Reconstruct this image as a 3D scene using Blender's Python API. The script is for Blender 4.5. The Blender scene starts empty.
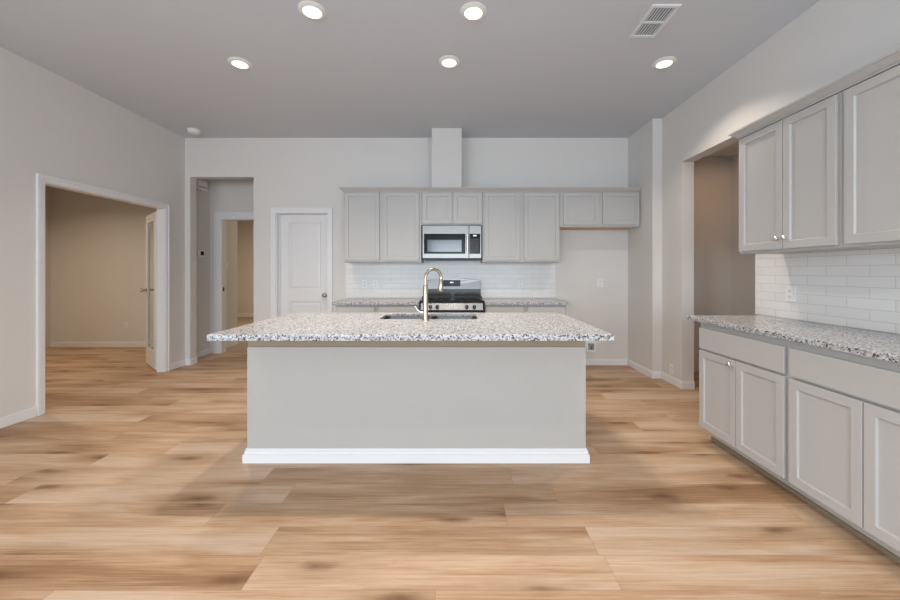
import bpy, bmesh, math, random
from mathutils import Vector, Matrix

scene = bpy.context.scene
COL = scene.collection

# ------------------------------------------------------------------ camera
cam_d = bpy.data.cameras.new('camera')
cam_d.sensor_fit = 'HORIZONTAL'
cam_d.sensor_width = 36.0
cam_d.lens = 365.0 / 900.0 * 36.0
cam_d.shift_x = -7.0 / 900.0
cam_d.shift_y = -28.0 / 900.0
cam_d.clip_start = 0.05
cam = bpy.data.objects.new('camera', cam_d)
COL.objects.link(cam)
cam.location = (0, 0, 1.27)
cam.rotation_euler = (math.pi / 2, 0, 0)
scene.camera = cam

# ------------------------------------------------------------------ world, daylight, exposure
world = bpy.data.worlds.new('world')
scene.world = world
world.use_nodes = True
wn = world.node_tree.nodes
wn['Background'].inputs[0].default_value = (0.62, 0.78, 1.0, 1)
wn['Background'].inputs[1].default_value = 1.0

scene.view_settings.view_transform = 'Standard'
scene.view_settings.look = 'None'
scene.view_settings.gamma = 1.0
scene.view_settings.use_curve_mapping = False
scene.view_settings.exposure = -0.27
scene.cycles.use_denoising = True
scene.cycles.max_bounces = 10
scene.cycles.diffuse_bounces = 6

DAY = (0.80, 0.91, 1.0)
DAYB = (0.68, 0.85, 1.0)
WARM = (1.0, 0.76, 0.50)
CAN = (1.0, 0.87, 0.72)
AMBER = (1.0, 0.52, 0.17)


def area(name, loc, rot, sx, sy, power, color, shape='RECTANGLE', spread=math.pi):
    d = bpy.data.lights.new(name, 'AREA')
    d.shape = shape
    d.size = sx
    if shape in ('RECTANGLE', 'ELLIPSE'):
        d.size_y = sy
    d.energy = power
    d.color = color
    d.spread = spread
    o = bpy.data.objects.new(name, d)
    COL.objects.link(o)
    o.location = loc
    o.rotation_euler = rot
    return o


# daylight entering through the three windows in the wall behind the camera
WINDOWS = [(-2.9, -1.5), (-0.9, 0.7), (1.1, 2.2)]
for (a, b) in WINDOWS:
    area('window_daylight', ((a + b) / 2, -3.56, 1.40), (math.pi / 2, 0, 0), b - a, 1.9, 72 * (b - a), DAY)
SIDE = (-2.6, -0.7)         # a further window in the left wall, behind the camera
area('window_daylight', (-3.67, sum(SIDE) / 2, 1.40), (math.pi / 2, 0, -math.pi / 2), SIDE[1] - SIDE[0], 1.9, 75, DAYB)
# unseen bedroom lamp; the study and passage lights are added warm fill
area('study_fill', (-5.6, 4.2, 3.04), (0, 0, 0), 0.3, 0.3, 42, (1.0, 0.80, 0.56), 'DISK', math.radians(140))
area('bedroom_lamp', (-3.6, 8.4, 2.66), (0, 0, 0), 0.3, 0.3, 70, WARM, 'DISK')
area('passage_fill', (3.05, 3.9, 2.66), (0, 0, 0), 0.12, 0.12, 2.8, AMBER, 'DISK')


# ------------------------------------------------------------------ materials
def new_mat(name):
    m = bpy.data.materials.new(name)
    m.use_nodes = True
    nt = m.node_tree
    return m, nt, nt.nodes['Principled BSDF']


def N(nt, typ, **kw):
    n = nt.nodes.new(typ)
    for k, v in kw.items():
        setattr(n, k, v)
    return n


def paint(name, col, rough=0.5, bump=0.0, scale=180.0, spec=0.4):
    m, nt, b = new_mat(name)
    tc = N(nt, 'ShaderNodeTexCoord')
    nz = N(nt, 'ShaderNodeTexNoise')
    nz.inputs['Scale'].default_value = scale
    nz.inputs['Detail'].default_value = 3
    nt.links.new(tc.outputs['Object'], nz.inputs['Vector'])
    mx = N(nt, 'ShaderNodeMix', data_type='RGBA')
    mx.inputs['A'].default_value = (*[c * 0.985 for c in col], 1)
    mx.inputs['B'].default_value = (*[min(1, c * 1.015) for c in col], 1)
    nt.links.new(nz.outputs['Fac'], mx.inputs['Factor'])
    nt.links.new(mx.outputs['Result'], b.inputs['Base Color'])
    b.inputs['Roughness'].default_value = rough
    b.inputs['Specular IOR Level'].default_value = spec
    if bump > 0:
        bp = N(nt, 'ShaderNodeBump')
        bp.inputs['Strength'].default_value = bump
        bp.inputs['Distance'].default_value = 0.003
        nt.links.new(nz.outputs['Fac'], bp.inputs['Height'])
        nt.links.new(bp.outputs['Normal'], b.inputs['Normal'])
    return m


def metal(name, col, rough=0.25, streak=0.0, axis='X'):
    m, nt, b = new_mat(name)
    b.inputs['Metallic'].default_value = 1.0
    b.inputs['Roughness'].default_value = rough
    tc = N(nt, 'ShaderNodeTexCoord')
    mp = N(nt, 'ShaderNodeMapping')
    mp.inputs['Scale'].default_value = (3, 3, 400) if axis == 'X' else (400, 400, 3)
    nz = N(nt, 'ShaderNodeTexNoise')
    nz.inputs['Scale'].default_value = 1.0
    nt.links.new(tc.outputs['Object'], mp.inputs['Vector'])
    nt.links.new(mp.outputs['Vector'], nz.inputs['Vector'])
    mx = N(nt, 'ShaderNodeMix', data_type='RGBA')
    mx.inputs['A'].default_value = (*[c * (1 - streak) for c in col], 1)
    mx.inputs['B'].default_value = (*[min(1, c * (1 + streak)) for c in col], 1)
    nt.links.new(nz.outputs['Fac'], mx.inputs['Factor'])
    nt.links.new(mx.outputs['Result'], b.inputs['Base Color'])
    return m


def plain(name, col, rough=0.4, metallic=0.0, emit=None, strength=0.0, spec=0.5, coat=0.0):
    m, nt, b = new_mat(name)
    b.inputs['Base Color'].default_value = (*col, 1)
    b.inputs['Roughness'].default_value = rough
    b.inputs['Metallic'].default_value = metallic
    b.inputs['Specular IOR Level'].default_value = spec
    b.inputs['Coat Weight'].default_value = coat
    if emit:
        b.inputs['Emission Color'].default_value = (*emit, 1)
        b.inputs['Emission Strength'].default_value = strength
    return m


def math_n(nt, op, a, b=None, c=None):
    n = N(nt, 'ShaderNodeMath', operation=op)
    for i, v in enumerate((a, b, c)):
        if v is None:
            continue
        if isinstance(v, (int, float)):
            n.inputs[i].default_value = v
        else:
            nt.links.new(v, n.inputs[i])
    return n.outputs[0]


def wood_floor():
    m, nt, b = new_mat('oak_vinyl_plank')
    L, W = 1.52, 0.182
    tc = N(nt, 'ShaderNodeTexCoord')
    sp = N(nt, 'ShaderNodeSeparateXYZ')
    nt.links.new(tc.outputs['Object'], sp.inputs[0])
    x, y = sp.outputs[0], sp.outputs[1]
    yr = math_n(nt, 'DIVIDE', y, W)
    row = math_n(nt, 'FLOOR', yr)
    fy = math_n(nt, 'SUBTRACT', yr, row)
    wn1 = N(nt, 'ShaderNodeTexWhiteNoise', noise_dimensions='1D')
    nt.links.new(row, wn1.inputs['W'])
    xr = math_n(nt, 'ADD', math_n(nt, 'DIVIDE', x, L), math_n(nt, 'MULTIPLY', wn1.outputs['Value'], 7.0))
    colm = math_n(nt, 'FLOOR', xr)
    fx = math_n(nt, 'SUBTRACT', xr, colm)
    cid = N(nt, 'ShaderNodeCombineXYZ')
    nt.links.new(colm, cid.inputs[0])
    nt.links.new(row, cid.inputs[1])
    wn2 = N(nt, 'ShaderNodeTexWhiteNoise', noise_dimensions='2D')
    nt.links.new(cid.outputs[0], wn2.inputs['Vector'])
    rnd = wn2.outputs['Value']
    sepc = N(nt, 'ShaderNodeSeparateColor')
    nt.links.new(wn2.outputs['Color'], sepc.inputs[0])
    # grain space: per plank offset
    off = N(nt, 'ShaderNodeCombineXYZ')
    nt.links.new(math_n(nt, 'ADD', x, math_n(nt, 'MULTIPLY', rnd, 37.0)), off.inputs[0])
    nt.links.new(math_n(nt, 'ADD', y, math_n(nt, 'MULTIPLY', sepc.outputs[1], 19.0)), off.inputs[1])
    # broad cathedral bands
    mp1 = N(nt, 'ShaderNodeMapping')
    mp1.inputs['Scale'].default_value = (0.85, 6.5, 1)
    nt.links.new(off.outputs[0], mp1.inputs['Vector'])
    n1 = N(nt, 'ShaderNodeTexNoise')
    n1.inputs['Scale'].default_value = 1.3
    n1.inputs['Detail'].default_value = 4
    n1.inputs['Roughness'].default_value = 0.55
    n1.inputs['Distortion'].default_value = 0.7
    nt.links.new(mp1.outputs[0], n1.inputs['Vector'])
    # fine grain streaks
    mp2 = N(nt, 'ShaderNodeMapping')
    mp2.inputs['Scale'].default_value = (2.6, 95.0, 1)
    nt.links.new(off.outputs[0], mp2.inputs['Vector'])
    n2 = N(nt, 'ShaderNodeTexNoise')
    n2.inputs['Scale'].default_value = 1.0
    n2.inputs['Detail'].default_value = 5
    n2.inputs['Roughness'].default_value = 0.75
    n2.inputs['Distortion'].default_value = 0.4
    nt.links.new(mp2.outputs[0], n2.inputs['Vector'])
    # knots
    mp3 = N(nt, 'ShaderNodeMapping')
    mp3.inputs['Scale'].default_value = (0.95, 3.2, 1)
    nt.links.new(off.outputs[0], mp3.inputs['Vector'])
    n3 = N(nt, 'ShaderNodeTexNoise')
    n3.inputs['Scale'].default_value = 9.0
    n3.inputs['Detail'].default_value = 2
    nt.links.new(off.outputs[0], n3.inputs['Vector'])
    mixv = N(nt, 'ShaderNodeMix', data_type='VECTOR')
    mixv.inputs['Factor'].default_value = 0.10
    nt.links.new(mp3.outputs[0], mixv.inputs['A'])
    nt.links.new(n3.outputs['Color'], mixv.inputs['B'])
    vo = N(nt, 'ShaderNodeTexVoronoi', voronoi_dimensions='2D')
    vo.inputs['Scale'].default_value = 1.0
    nt.links.new(mixv.outputs['Result'], vo.inputs['Vector'])
    knot = N(nt, 'ShaderNodeValToRGB')
    knot.color_ramp.elements[0].position = 0.0
    knot.color_ramp.elements[0].color = (0.85, 0.85, 0.85, 1)
    knot.color_ramp.elements[1].position = 0.30
    knot.color_ramp.elements[1].color = (0, 0, 0, 1)
    e = knot.color_ramp.elements.new(0.045)
    e.color = (0.60, 0.60, 0.60, 1)
    e = knot.color_ramp.elements.new(0.10)
    e.color = (0.20, 0.20, 0.20, 1)
    nt.links.new(vo.outputs['Distance'], knot.inputs[0])
    # colours
    g = math_n(nt, 'ADD', math_n(nt, 'MULTIPLY', n1.outputs['Fac'], 0.62),
               math_n(nt, 'SUBTRACT', math_n(nt, 'MULTIPLY', n2.outputs['Fac'], 0.58), 0.005))
    g = math_n(nt, 'ADD', g, math_n(nt, 'MULTIPLY', math_n(nt, 'SUBTRACT', rnd, 0.5), 0.16))
    halo = N(nt, 'ShaderNodeMapRange')
    halo.inputs['From Min'].default_value = 0.0
    halo.inputs['From Max'].default_value = 0.42
    halo.inputs['To Min'].default_value = 0.10
    halo.inputs['To Max'].default_value = 0.0
    nt.links.new(vo.outputs['Distance'], halo.inputs['Value'])
    g = math_n(nt, 'SUBTRACT', g, halo.outputs[0])
    ramp = N(nt, 'ShaderNodeValToRGB')
    els = ramp.color_ramp.elements
    els[0].position = 0.38
    els[0].color = (0.265, 0.150, 0.078, 1)
    els[1].position = 0.75
    els[1].color = (0.520, 0.392, 0.300, 1)
    e = els.new(0.50)
    e.color = (0.370, 0.230, 0.135, 1)
    e = els.new(0.60)
    e.color = (0.445, 0.305, 0.200, 1)
    nt.links.new(g, ramp.inputs[0])
    km = N(nt, 'ShaderNodeMix', data_type='RGBA')
    km.inputs['B'].default_value = (0.115, 0.052, 0.022, 1)
    nt.links.new(knot.outputs[0], km.inputs['Factor'])
    nt.links.new(ramp.outputs[0], km.inputs['A'])
    # joints
    ey = math_n(nt, 'MULTIPLY', math_n(nt, 'MINIMUM', fy, math_n(nt, 'SUBTRACT', 1.0, fy)), W)
    ex = math_n(nt, 'MULTIPLY', math_n(nt, 'MINIMUM', fx, math_n(nt, 'SUBTRACT', 1.0, fx)), L)
    ed = math_n(nt, 'MINIMUM', ex, ey)
    jt = math_n(nt, 'LESS_THAN', ed, 0.0011)
    jm = N(nt, 'ShaderNodeMix', data_type='RGBA')
    jm.inputs['B'].default_value = (0.22, 0.12, 0.06, 1)
    nt.links.new(math_n(nt, 'MULTIPLY', jt, 0.55), jm.inputs['Factor'])
    nt.links.new(km.outputs['Result'], jm.inputs['A'])
    nt.links.new(jm.outputs['Result'], b.inputs['Base Color'])
    rr = math_n(nt, 'ADD', math_n(nt, 'MULTIPLY', n2.outputs['Fac'], 0.14), 0.42)
    nt.links.new(rr, b.inputs['Roughness'])
    b.inputs['Specular IOR Level'].default_value = 0.25
    bp = N(nt, 'ShaderNodeBump')
    bp.inputs['Strength'].default_value = 0.08
    bp.inputs['Distance'].default_value = 0.002
    nt.links.new(n2.outputs['Fac'], bp.inputs['Height'])
    nt.links.new(bp.outputs['Normal'], b.inputs['Normal'])
    return m


def granite():
    m, nt, b = new_mat('speckled_granite')
    tc = N(nt, 'ShaderNodeTexCoord')
    n0 = N(nt, 'ShaderNodeTexNoise')
    n0.inputs['Scale'].default_value = 60
    nt.links.new(tc.outputs['Object'], n0.inputs['Vector'])
    mv = N(nt, 'ShaderNodeMix', data_type='VECTOR')
    mv.inputs['Factor'].default_value = 0.012
    nt.links.new(tc.outputs['Object'], mv.inputs['A'])
    nt.links.new(n0.outputs['Color'], mv.inputs['B'])
    v1 = N(nt, 'ShaderNodeTexVoronoi')
    v1.inputs['Scale'].default_value = 125
    nt.links.new(mv.outputs['Result'], v1.inputs['Vector'])
    s1 = N(nt, 'ShaderNodeSeparateColor')
    nt.links.new(v1.outputs['Color'], s1.inputs[0])
    r1 = N(nt, 'ShaderNodeValToRGB')
    r1.color_ramp.interpolation = 'CONSTANT'
    els = r1.color_ramp.elements
    els[0].position = 0.0
    els[0].color = (0.07, 0.07, 0.075, 1)
    els[1].position = 0.10
    els[1].color = (0.24, 0.235, 0.235, 1)
    for p, c in ((0.23, (0.39, 0.395, 0.41)), (0.47, (0.52, 0.53, 0.55)), (0.80, (0.58, 0.592, 0.612)),
                 (0.965, (0.36, 0.24, 0.16))):
        e = els.new(p)
        e.color = (*c, 1)
    nt.links.new(s1.outputs[0], r1.inputs[0])
    v2 = N(nt, 'ShaderNodeTexVoronoi')
    v2.inputs['Scale'].default_value = 260
    nt.links.new(mv.outputs['Result'], v2.inputs['Vector'])
    s2 = N(nt, 'ShaderNodeSeparateColor')
    nt.links.new(v2.outputs['Color'], s2.inputs[0])
    dark = math_n(nt, 'LESS_THAN', s2.outputs[1], 0.11)
    mx = N(nt, 'ShaderNodeMix', data_type='RGBA')
    mx.inputs['B'].default_value = (0.07, 0.06, 0.06, 1)
    nt.links.new(math_n(nt, 'MULTIPLY', dark, 0.85), mx.inputs['Factor'])
    nt.links.new(r1.outputs[0], mx.inputs['A'])
    nt.links.new(mx.outputs['Result'], b.inputs['Base Color'])
    b.inputs['Roughness'].default_value = 0.20
    b.inputs['Specular IOR Level'].default_value = 0.28
    return m


def tile():
    m, nt, b = new_mat('white_subway_tile')
    tc = N(nt, 'ShaderNodeTexCoord')
    sp = N(nt, 'ShaderNodeSeparateXYZ')
    nt.links.new(tc.outputs['Object'], sp.inputs[0])
    cb = N(nt, 'ShaderNodeCombineXYZ')
    nt.links.new(math_n(nt, 'ADD', sp.outputs[0], sp.outputs[1]), cb.inputs[0])
    nt.links.new(sp.outputs[2], cb.inputs[1])
    br = N(nt, 'ShaderNodeTexBrick')
    br.offset = 0.5
    br.inputs['Color1'].default_value = (0.78, 0.765, 0.75, 1)
    br.inputs['Color2'].default_value = (0.74, 0.725, 0.71, 1)
    br.inputs['Mortar'].default_value = (0.58, 0.57, 0.56, 1)
    br.inputs['Scale'].default_value = 1.0
    br.inputs['Mortar Size'].default_value = 0.0020
    br.inputs['Mortar Smooth'].default_value = 0.3
    br.inputs['Brick Width'].default_value = 0.255
    br.inputs['Row Height'].default_value = 0.0655
    nt.links.new(cb.outputs[0], br.inputs['Vector'])
    nt.links.new(br.outputs['Color'], b.inputs['Base Color'])
    nz = N(nt, 'ShaderNodeTexNoise')
    nz.inputs['Scale'].default_value = 14
    nt.links.new(cb.outputs[0], nz.inputs['Vector'])
    h = math_n(nt, 'SUBTRACT', math_n(nt, 'MULTIPLY', nz.outputs['Fac'], 0.6), br.outputs['Fac'])
    bp = N(nt, 'ShaderNodeBump')
    bp.inputs['Strength'].default_value = 0.35
    bp.inputs['Distance'].default_value = 0.002
    nt.links.new(h, bp.inputs['Height'])
    nt.links.new(bp.outputs['Normal'], b.inputs['Normal'])
    b.inputs['Roughness'].default_value = 0.24
    b.inputs['Specular IOR Level'].default_value = 0.35
    return m


def carpet_mat():
    return paint('beige_carpet', (0.36, 0.31, 0.26), 0.95, 0.8, 400, 0.1)


M_WALL = paint('wall_paint', (0.665, 0.645, 0.625), 0.6, 0.10, 160, 0.3)
M_CEIL = paint('ceiling_paint', (0.585, 0.615, 0.665), 0.85, 0.15, 140, 0.1)
M_ISL = paint('island_drywall', (0.440, 0.420, 0.396), 0.6, 0.30, 130, 0.3)
M_TRIM = paint('white_trim_paint', (0.75, 0.75, 0.76), 0.35, 0.0, 60)
M_DOOR = paint('white_door_paint', (0.72, 0.715, 0.72), 0.38, 0.0, 60)
M_CAB = paint('grey_cabinet_paint', (0.475, 0.464, 0.452), 0.42, 0.0, 60)
M_CHASE = paint('pale_chase_paint', (0.60, 0.59, 0.58), 0.5, 0.05, 160)
M_TOE = paint('toe_kick_paint', (0.58, 0.54, 0.47), 0.6, 0.0, 60)
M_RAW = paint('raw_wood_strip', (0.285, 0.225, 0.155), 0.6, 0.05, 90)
M_UNDER = paint('raw_birch', (0.60, 0.42, 0.25), 0.55, 0.05, 90)
M_FLOOR = wood_floor()
M_CARPET = carpet_mat()
M_GRAN = granite()
M_TILE = tile()
M_STEEL = metal('brushed_steel', (0.205, 0.20, 0.195), 0.30, 0.08)
M_STEELV = metal('brushed_steel_vertical', (0.62, 0.61, 0.60), 0.22, 0.04, 'Z')
M_NICKEL = metal('brushed_nickel', (0.56, 0.48, 0.39), 0.17, 0.04, 'Z')
M_BRASS = metal('brass', (0.62, 0.43, 0.20), 0.25, 0.05)
M_BRONZE = metal('satin_nickel_knob', (0.36, 0.31, 0.27), 0.28, 0.05)
M_BLACK = plain('black_enamel', (0.012, 0.012, 0.013), 0.22)
M_IRON = plain('cast_iron', (0.02, 0.02, 0.02), 0.55)
M_BGLASS = plain('black_glass', (0.010, 0.012, 0.016), 0.14, spec=0.12)
M_KNOB = metal('satin_knob', (0.72, 0.70, 0.68), 0.38, 0.03)
M_SCREEN = plain('oven_window_glass', (0.05, 0.07, 0.09), 0.12, spec=0.7)
M_WPLAST = plain('white_plastic', (0.78, 0.78, 0.77), 0.35)
M_GPLAST = plain('grey_plastic', (0.30, 0.30, 0.31), 0.45)
M_DPLAST = plain('dark_plastic', (0.03, 0.03, 0.035), 0.4)
M_SLOT = plain('dark_socket', (0.10, 0.10, 0.10), 0.6)
M_DUCT = plain('dark_duct', (0.05, 0.06, 0.075), 0.8)
M_VENT = plain('white_vent_metal', (0.72, 0.74, 0.76), 0.4)
M_SLAT = plain('vent_slat_grey', (0.62, 0.66, 0.70), 0.5)
M_LENS = plain('lamp_lens', (0.9, 0.88, 0.82), 0.4, emit=(1.0, 0.90, 0.74), strength=2.2)
M_DIGIT = plain('clock_digits', (0.3, 0.5, 0.5), 0.4, emit=(0.75, 0.95, 1.0), strength=1.5)
M_WIN = plain('window_frame_white', (0.8, 0.8, 0.8), 0.4)
M_VALVE = plain('valve_grey', (0.22, 0.20, 0.19), 0.5)


def glass_mat():
    m, nt, b = new_mat('clear_glass')
    b.inputs['Base Color'].default_value = (0.92, 0.95, 0.95, 1)
    b.inputs['Roughness'].default_value = 0.02
    b.inputs['Transmission Weight'].default_value = 1.0
    b.inputs['IOR'].default_value = 1.05
    return m


M_GLASS = glass_mat()

# ------------------------------------------------------------------ mesh helpers
OFFS = {}


class MB:
    """Collects shapes and links them as one mesh object."""

    def __init__(self, fm=None):
        self.bm = bmesh.new()
        self.fm = fm or (lambda u, v, w: (u, v, w))

    def v(self, u, v, w):
        return self.bm.verts.new(self.fm(u, v, w))

    def box(self, x0, x1, y0, y1, z0, z1):
        return self.frustum((x0, x1, y0, y1), z0, (x0, x1, y0, y1), z1)

    def frustum(self, r0, z0, r1, z1):
        p = [self.v(r0[0], r0[2], z0), self.v(r0[1], r0[2], z0), self.v(r0[1], r0[3], z0), self.v(r0[0], r0[3], z0),
             self.v(r1[0], r1[2], z1), self.v(r1[1], r1[2], z1), self.v(r1[1], r1[3], z1), self.v(r1[0], r1[3], z1)]
        for f in ((3, 2, 1, 0), (4, 5, 6, 7), (0, 1, 5, 4), (1, 2, 6, 5), (2, 3, 7, 6), (3, 0, 4, 7)):
            self.bm.faces.new([p[i] for i in f])
        return self

    def slab(self, u0, u1, w0, w1, v0, v1, panels=(), prof=((0.004, -0.008),)):
        """A board in the u-w plane from v0 (back) to v1 (front) with recessed panels."""
        us = sorted({u0, u1, *[q for p in panels for q in p[:2]]})
        ws = sorted({w0, w1, *[q for p in panels for q in p[2:]]})
        bm = self.bm
        cache = {}

        def gv(u, v, w):
            k = (round(u, 5), round(v, 5), round(w, 5))
            if k not in cache:
                cache[k] = self.v(u, v, w)
            return cache[k]
        for i in range(len(us) - 1):
            for j in range(len(ws) - 1):
                a, b, c, d = us[i], us[i + 1], ws[j], ws[j + 1]
                bm.faces.new([gv(a, v0, c), gv(a, v0, d), gv(b, v0, d), gv(b, v0, c)])
                um, wm = (a + b) / 2, (c + d) / 2
                hit = any(p[0] < um < p[1] and p[2] < wm < p[3] for p in panels)
                ring = [gv(a, v1, c), gv(b, v1, c), gv(b, v1, d), gv(a, v1, d)]
                if hit:
                    for (ins, dep) in prof:
                        nr = [gv(a + ins, v1 + dep, c + ins), gv(b - ins, v1 + dep, c + ins),
                              gv(b - ins, v1 + dep, d - ins), gv(a + ins, v1 + dep, d - ins)]
                        for k in range(4):
                            bm.faces.new([ring[k], ring[(k + 1) % 4], nr[(k + 1) % 4], nr[k]])
                        ring = nr
                bm.faces.new(ring)
        for i in range(len(us) - 1):
            a, b = us[i], us[i + 1]
            for w in (w0, w1):
                bm.faces.new([gv(a, v0, w), gv(b, v0, w), gv(b, v1, w), gv(a, v1, w)])
        for j in range(len(ws) - 1):
            c, d = ws[j], ws[j + 1]
            for u in (u0, u1):
                bm.faces.new([gv(u, v0, c), gv(u, v0, d), gv(u, v1, d), gv(u, v1, c)])
        return self

    def ring(self, u0, u1, w0, w1, v0, v1, t):
        """A rectangular frame (four bars as one closed shape) in the u-w plane."""
        o = [(u0, w0), (u1, w0), (u1, w1), (u0, w1)]
        i = [(u0 + t, w0 + t), (u1 - t, w0 + t), (u1 - t, w1 - t), (u0 + t, w1 - t)]
        of = [self.v(a, v1, b) for a, b in o]
        ob = [self.v(a, v0, b) for a, b in o]
        nf = [self.v(a, v1, b) for a, b in i]
        nb = [self.v(a, v0, b) for a, b in i]
        for k in range(4):
            l = (k + 1) % 4
            for q in ((of[k], of[l], nf[l], nf[k]), (ob[l], ob[k], nb[k], nb[l]),
                      (of[l], of[k], ob[k], ob[l]), (nf[k], nf[l], nb[l], nb[k])):
                self.bm.faces.new(q)
        return self

    def hole_slab(self, x0, x1, y0, y1, z0, z1, h):
        """A horizontal slab with a rectangular cut-out h = (x0, x1, y0, y1) with rounded corners."""
        r = 0.05
        hole = []
        for cx, cy, a0 in ((h[1] - r, h[3] - r, 0), (h[0] + r, h[3] - r, 90), (h[0] + r, h[2] + r, 180), (h[1] - r, h[2] + r, 270)):
            for k in range(6):
                a = math.radians(a0 + 18 * k)
                hole.append((cx + r * math.cos(a), cy + r * math.sin(a)))
        out = [(x1, y1), (x0, y1), (x0, y0), (x1, y0)]
        ht = [self.v(a, b, z1) for a, b in hole]
        hb = [self.v(a, b, z0) for a, b in hole]
        ot = [self.v(a, b, z1) for a, b in out]
        ob = [self.v(a, b, z0) for a, b in out]
        n = len(hole)
        for k in range(n):
            self.bm.faces.new([ht[k], ht[(k + 1) % n], hb[(k + 1) % n], hb[k]])
        for H, O in ((ht, ot), (hb, ob)):
            for c in range(4):
                s = c * 6
                for k in range(5):
                    self.bm.faces.new([H[s + k], H[s + k + 1], O[c]])
                e, nx = s + 5, ((c + 1) * 6) % n
                self.bm.faces.new([H[e], H[nx], O[(c + 1) % 4], O[c]])
        for c in range(4):
            self.bm.faces.new([ot[c], ot[(c + 1) % 4], ob[(c + 1) % 4], ob[c]])
        return self

    def lathe(self, prof, o, axis=(0, 0, 1), seg=24):
        ax = Vector(axis).normalized()
        s = ax.orthogonal().normalized()
        t = ax.cross(s)
        o = Vector(o)
        rings = []
        for r, h in prof:
            if r <= 1e-6:
                rings.append([self.v(*(o + ax * h))])
            else:
                rings.append([self.v(*(o + ax * h + (s * math.cos(2 * math.pi * k / seg) + t * math.sin(2 * math.pi * k / seg)) * r)) for k in range(seg)])
        for a, b in zip(rings, rings[1:]):
            for k in range(seg):
                l = (k + 1) % seg
                if len(a) == 1 and len(b) == 1:
                    continue
                if len(a) == 1:
                    self.bm.faces.new([a[0], b[k], b[l]])
                elif len(b) == 1:
                    self.bm.faces.new([a[k], a[l], b[0]])
                else:
                    self.bm.faces.new([a[k], a[l], b[l], b[k]])
        for rg in (rings[0], rings[-1]):
            if len(rg) > 1:
                self.bm.faces.new(rg)
        return self

    def tube(self, pts, rad, seg=14):
        pts = [Vector(p) for p in pts]
        rads = rad if isinstance(rad, (list, tuple)) else [rad] * len(pts)
        d = (pts[1] - pts[0]).normalized()
        s = d.orthogonal().normalized()
        rings = []
        for i, p in enumerate(pts):
            if i == 0:
                d = pts[1] - pts[0]
            elif i == len(pts) - 1:
                d = pts[-1] - pts[-2]
            else:
                d = pts[i + 1] - pts[i - 1]
            d.normalize()
            s = (s - d * s.dot(d)).normalized()
            t = d.cross(s)
            rings.append([self.v(*(p + (s * math.cos(2 * math.pi * k / seg) + t * math.sin(2 * math.pi * k / seg)) * rads[i])) for k in range(seg)])
        for a, b in zip(rings, rings[1:]):
            for k in range(seg):
                l = (k + 1) % seg
                self.bm.faces.new([a[k], a[l], b[l], b[k]])
        self.bm.faces.new(rings[0])
        self.bm.faces.new(rings[-1])
        return self

    def build(self, name, mat, parent=None, bevel=0.0, smooth=False, local=False):
        bmesh.ops.recalc_face_normals(self.bm, faces=self.bm.faces)
        off = Vector((0, 0, 0))
        if parent is not None and not local:
            off = OFFS.get(parent.name, Vector((0, 0, 0)))
            bmesh.ops.translate(self.bm, verts=self.bm.verts, vec=-off)
        me = bpy.data.meshes.new(name)
        self.bm.to_mesh(me)
        self.bm.free()
        if smooth:
            for p in me.polygons:
                p.use_smooth = True
            me.set_sharp_from_angle(angle=math.radians(40))
        me.materials.append(mat)
        o = bpy.data.objects.new(name, me)
        COL.objects.link(o)
        if parent is not None:
            o.parent = parent
            OFFS[o.name] = off
        if bevel > 0:
            md = o.modifiers.new('edge_bevel', 'BEVEL')
            md.width = bevel
            md.segments = 2
            md.limit_method = 'ANGLE'
            md.angle_limit = math.radians(40)
        return o


def tag(o, label, cat, group=None, kind=None):
    o['label'] = label
    o['category'] = cat
    if group:
        o['group'] = group
    if kind:
        o['kind'] = kind
    return o


def thing(name, loc, label, cat, group=None, kind=None, rz=0.0):
    o = bpy.data.objects.new(name, None)
    o.empty_display_size = 0.1
    COL.objects.link(o)
    o.location = loc
    o.rotation_euler = (0, 0, rz)
    OFFS[o.name] = Vector(loc)
    return tag(o, label, cat, group, kind)


def struct(name, mb, mat, label, cat, bevel=0.0, parent=None):
    o = mb.build(name, mat, parent, bevel)
    return tag(o, label, cat, None, 'structure')


def back_frame(F):      # u -> world X, v -> out of the back wall towards the camera
    return lambda u, v, w: (u, F - v, w)


def right_frame(F):     # u -> world Y, v -> out of the right wall into the room
    return lambda u, v, w: (F - v, u, w)


# ------------------------------------------------------------------ setting
YB, YB2 = 4.98, 5.10          # back wall
XL, XL2 = -3.71, -3.81        # left wall
XR, XR2 = 2.445, 2.575        # right wall
XN, YN = 2.333, 4.356         # fridge niche side, pilaster face
CEIL = 3.10
YF = -3.60

m = MB()
m.box(-7.1, 4.4, YF - 0.3, 5.75, -0.06, 0)
m.box(-7.1, -3.97, 5.75, 6.35, -0.06, 0)
struct('floor', m, M_FLOOR, 'light oak plank floor running through kitchen and side rooms', 'floor')
struct('floor_bedroom', MB().box(-3.97, -1.9, 5.75, 10.4, -0.06, 0.0).box(-6.6, -3.97, 6.4, 10.4, -0.06, 0.0), M_CARPET,
       'beige carpet in the far room beyond the hall doorway', 'carpet')
struct('ceiling', MB().box(XL2, XR2, YF - 0.12, YB2, CEIL, CEIL + 0.1), M_CEIL, 'flat grey-white kitchen ceiling with recessed lights', 'ceiling')

HX0, HX1, HZ = -3.64, -2.776, 2.566       # hall opening in the back wall
PX0, PX1, PZ = -2.472, -1.757, 2.083      # pantry doorway
m = MB()
m.box(XL2, HX0, YB, YB2, 0, CEIL)
m.box(HX0, HX1, YB, YB2, HZ, CEIL)
m.box(HX1, PX0, YB, YB2, 0, CEIL)
m.box(PX0, PX1, YB, YB2, PZ, CEIL)
m.box(PX1, XN, YB, YB2, 0, CEIL)
struct('wall_back', m, M_WALL, 'light grey back wall with hall opening and pantry doorway', 'wall')

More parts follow.
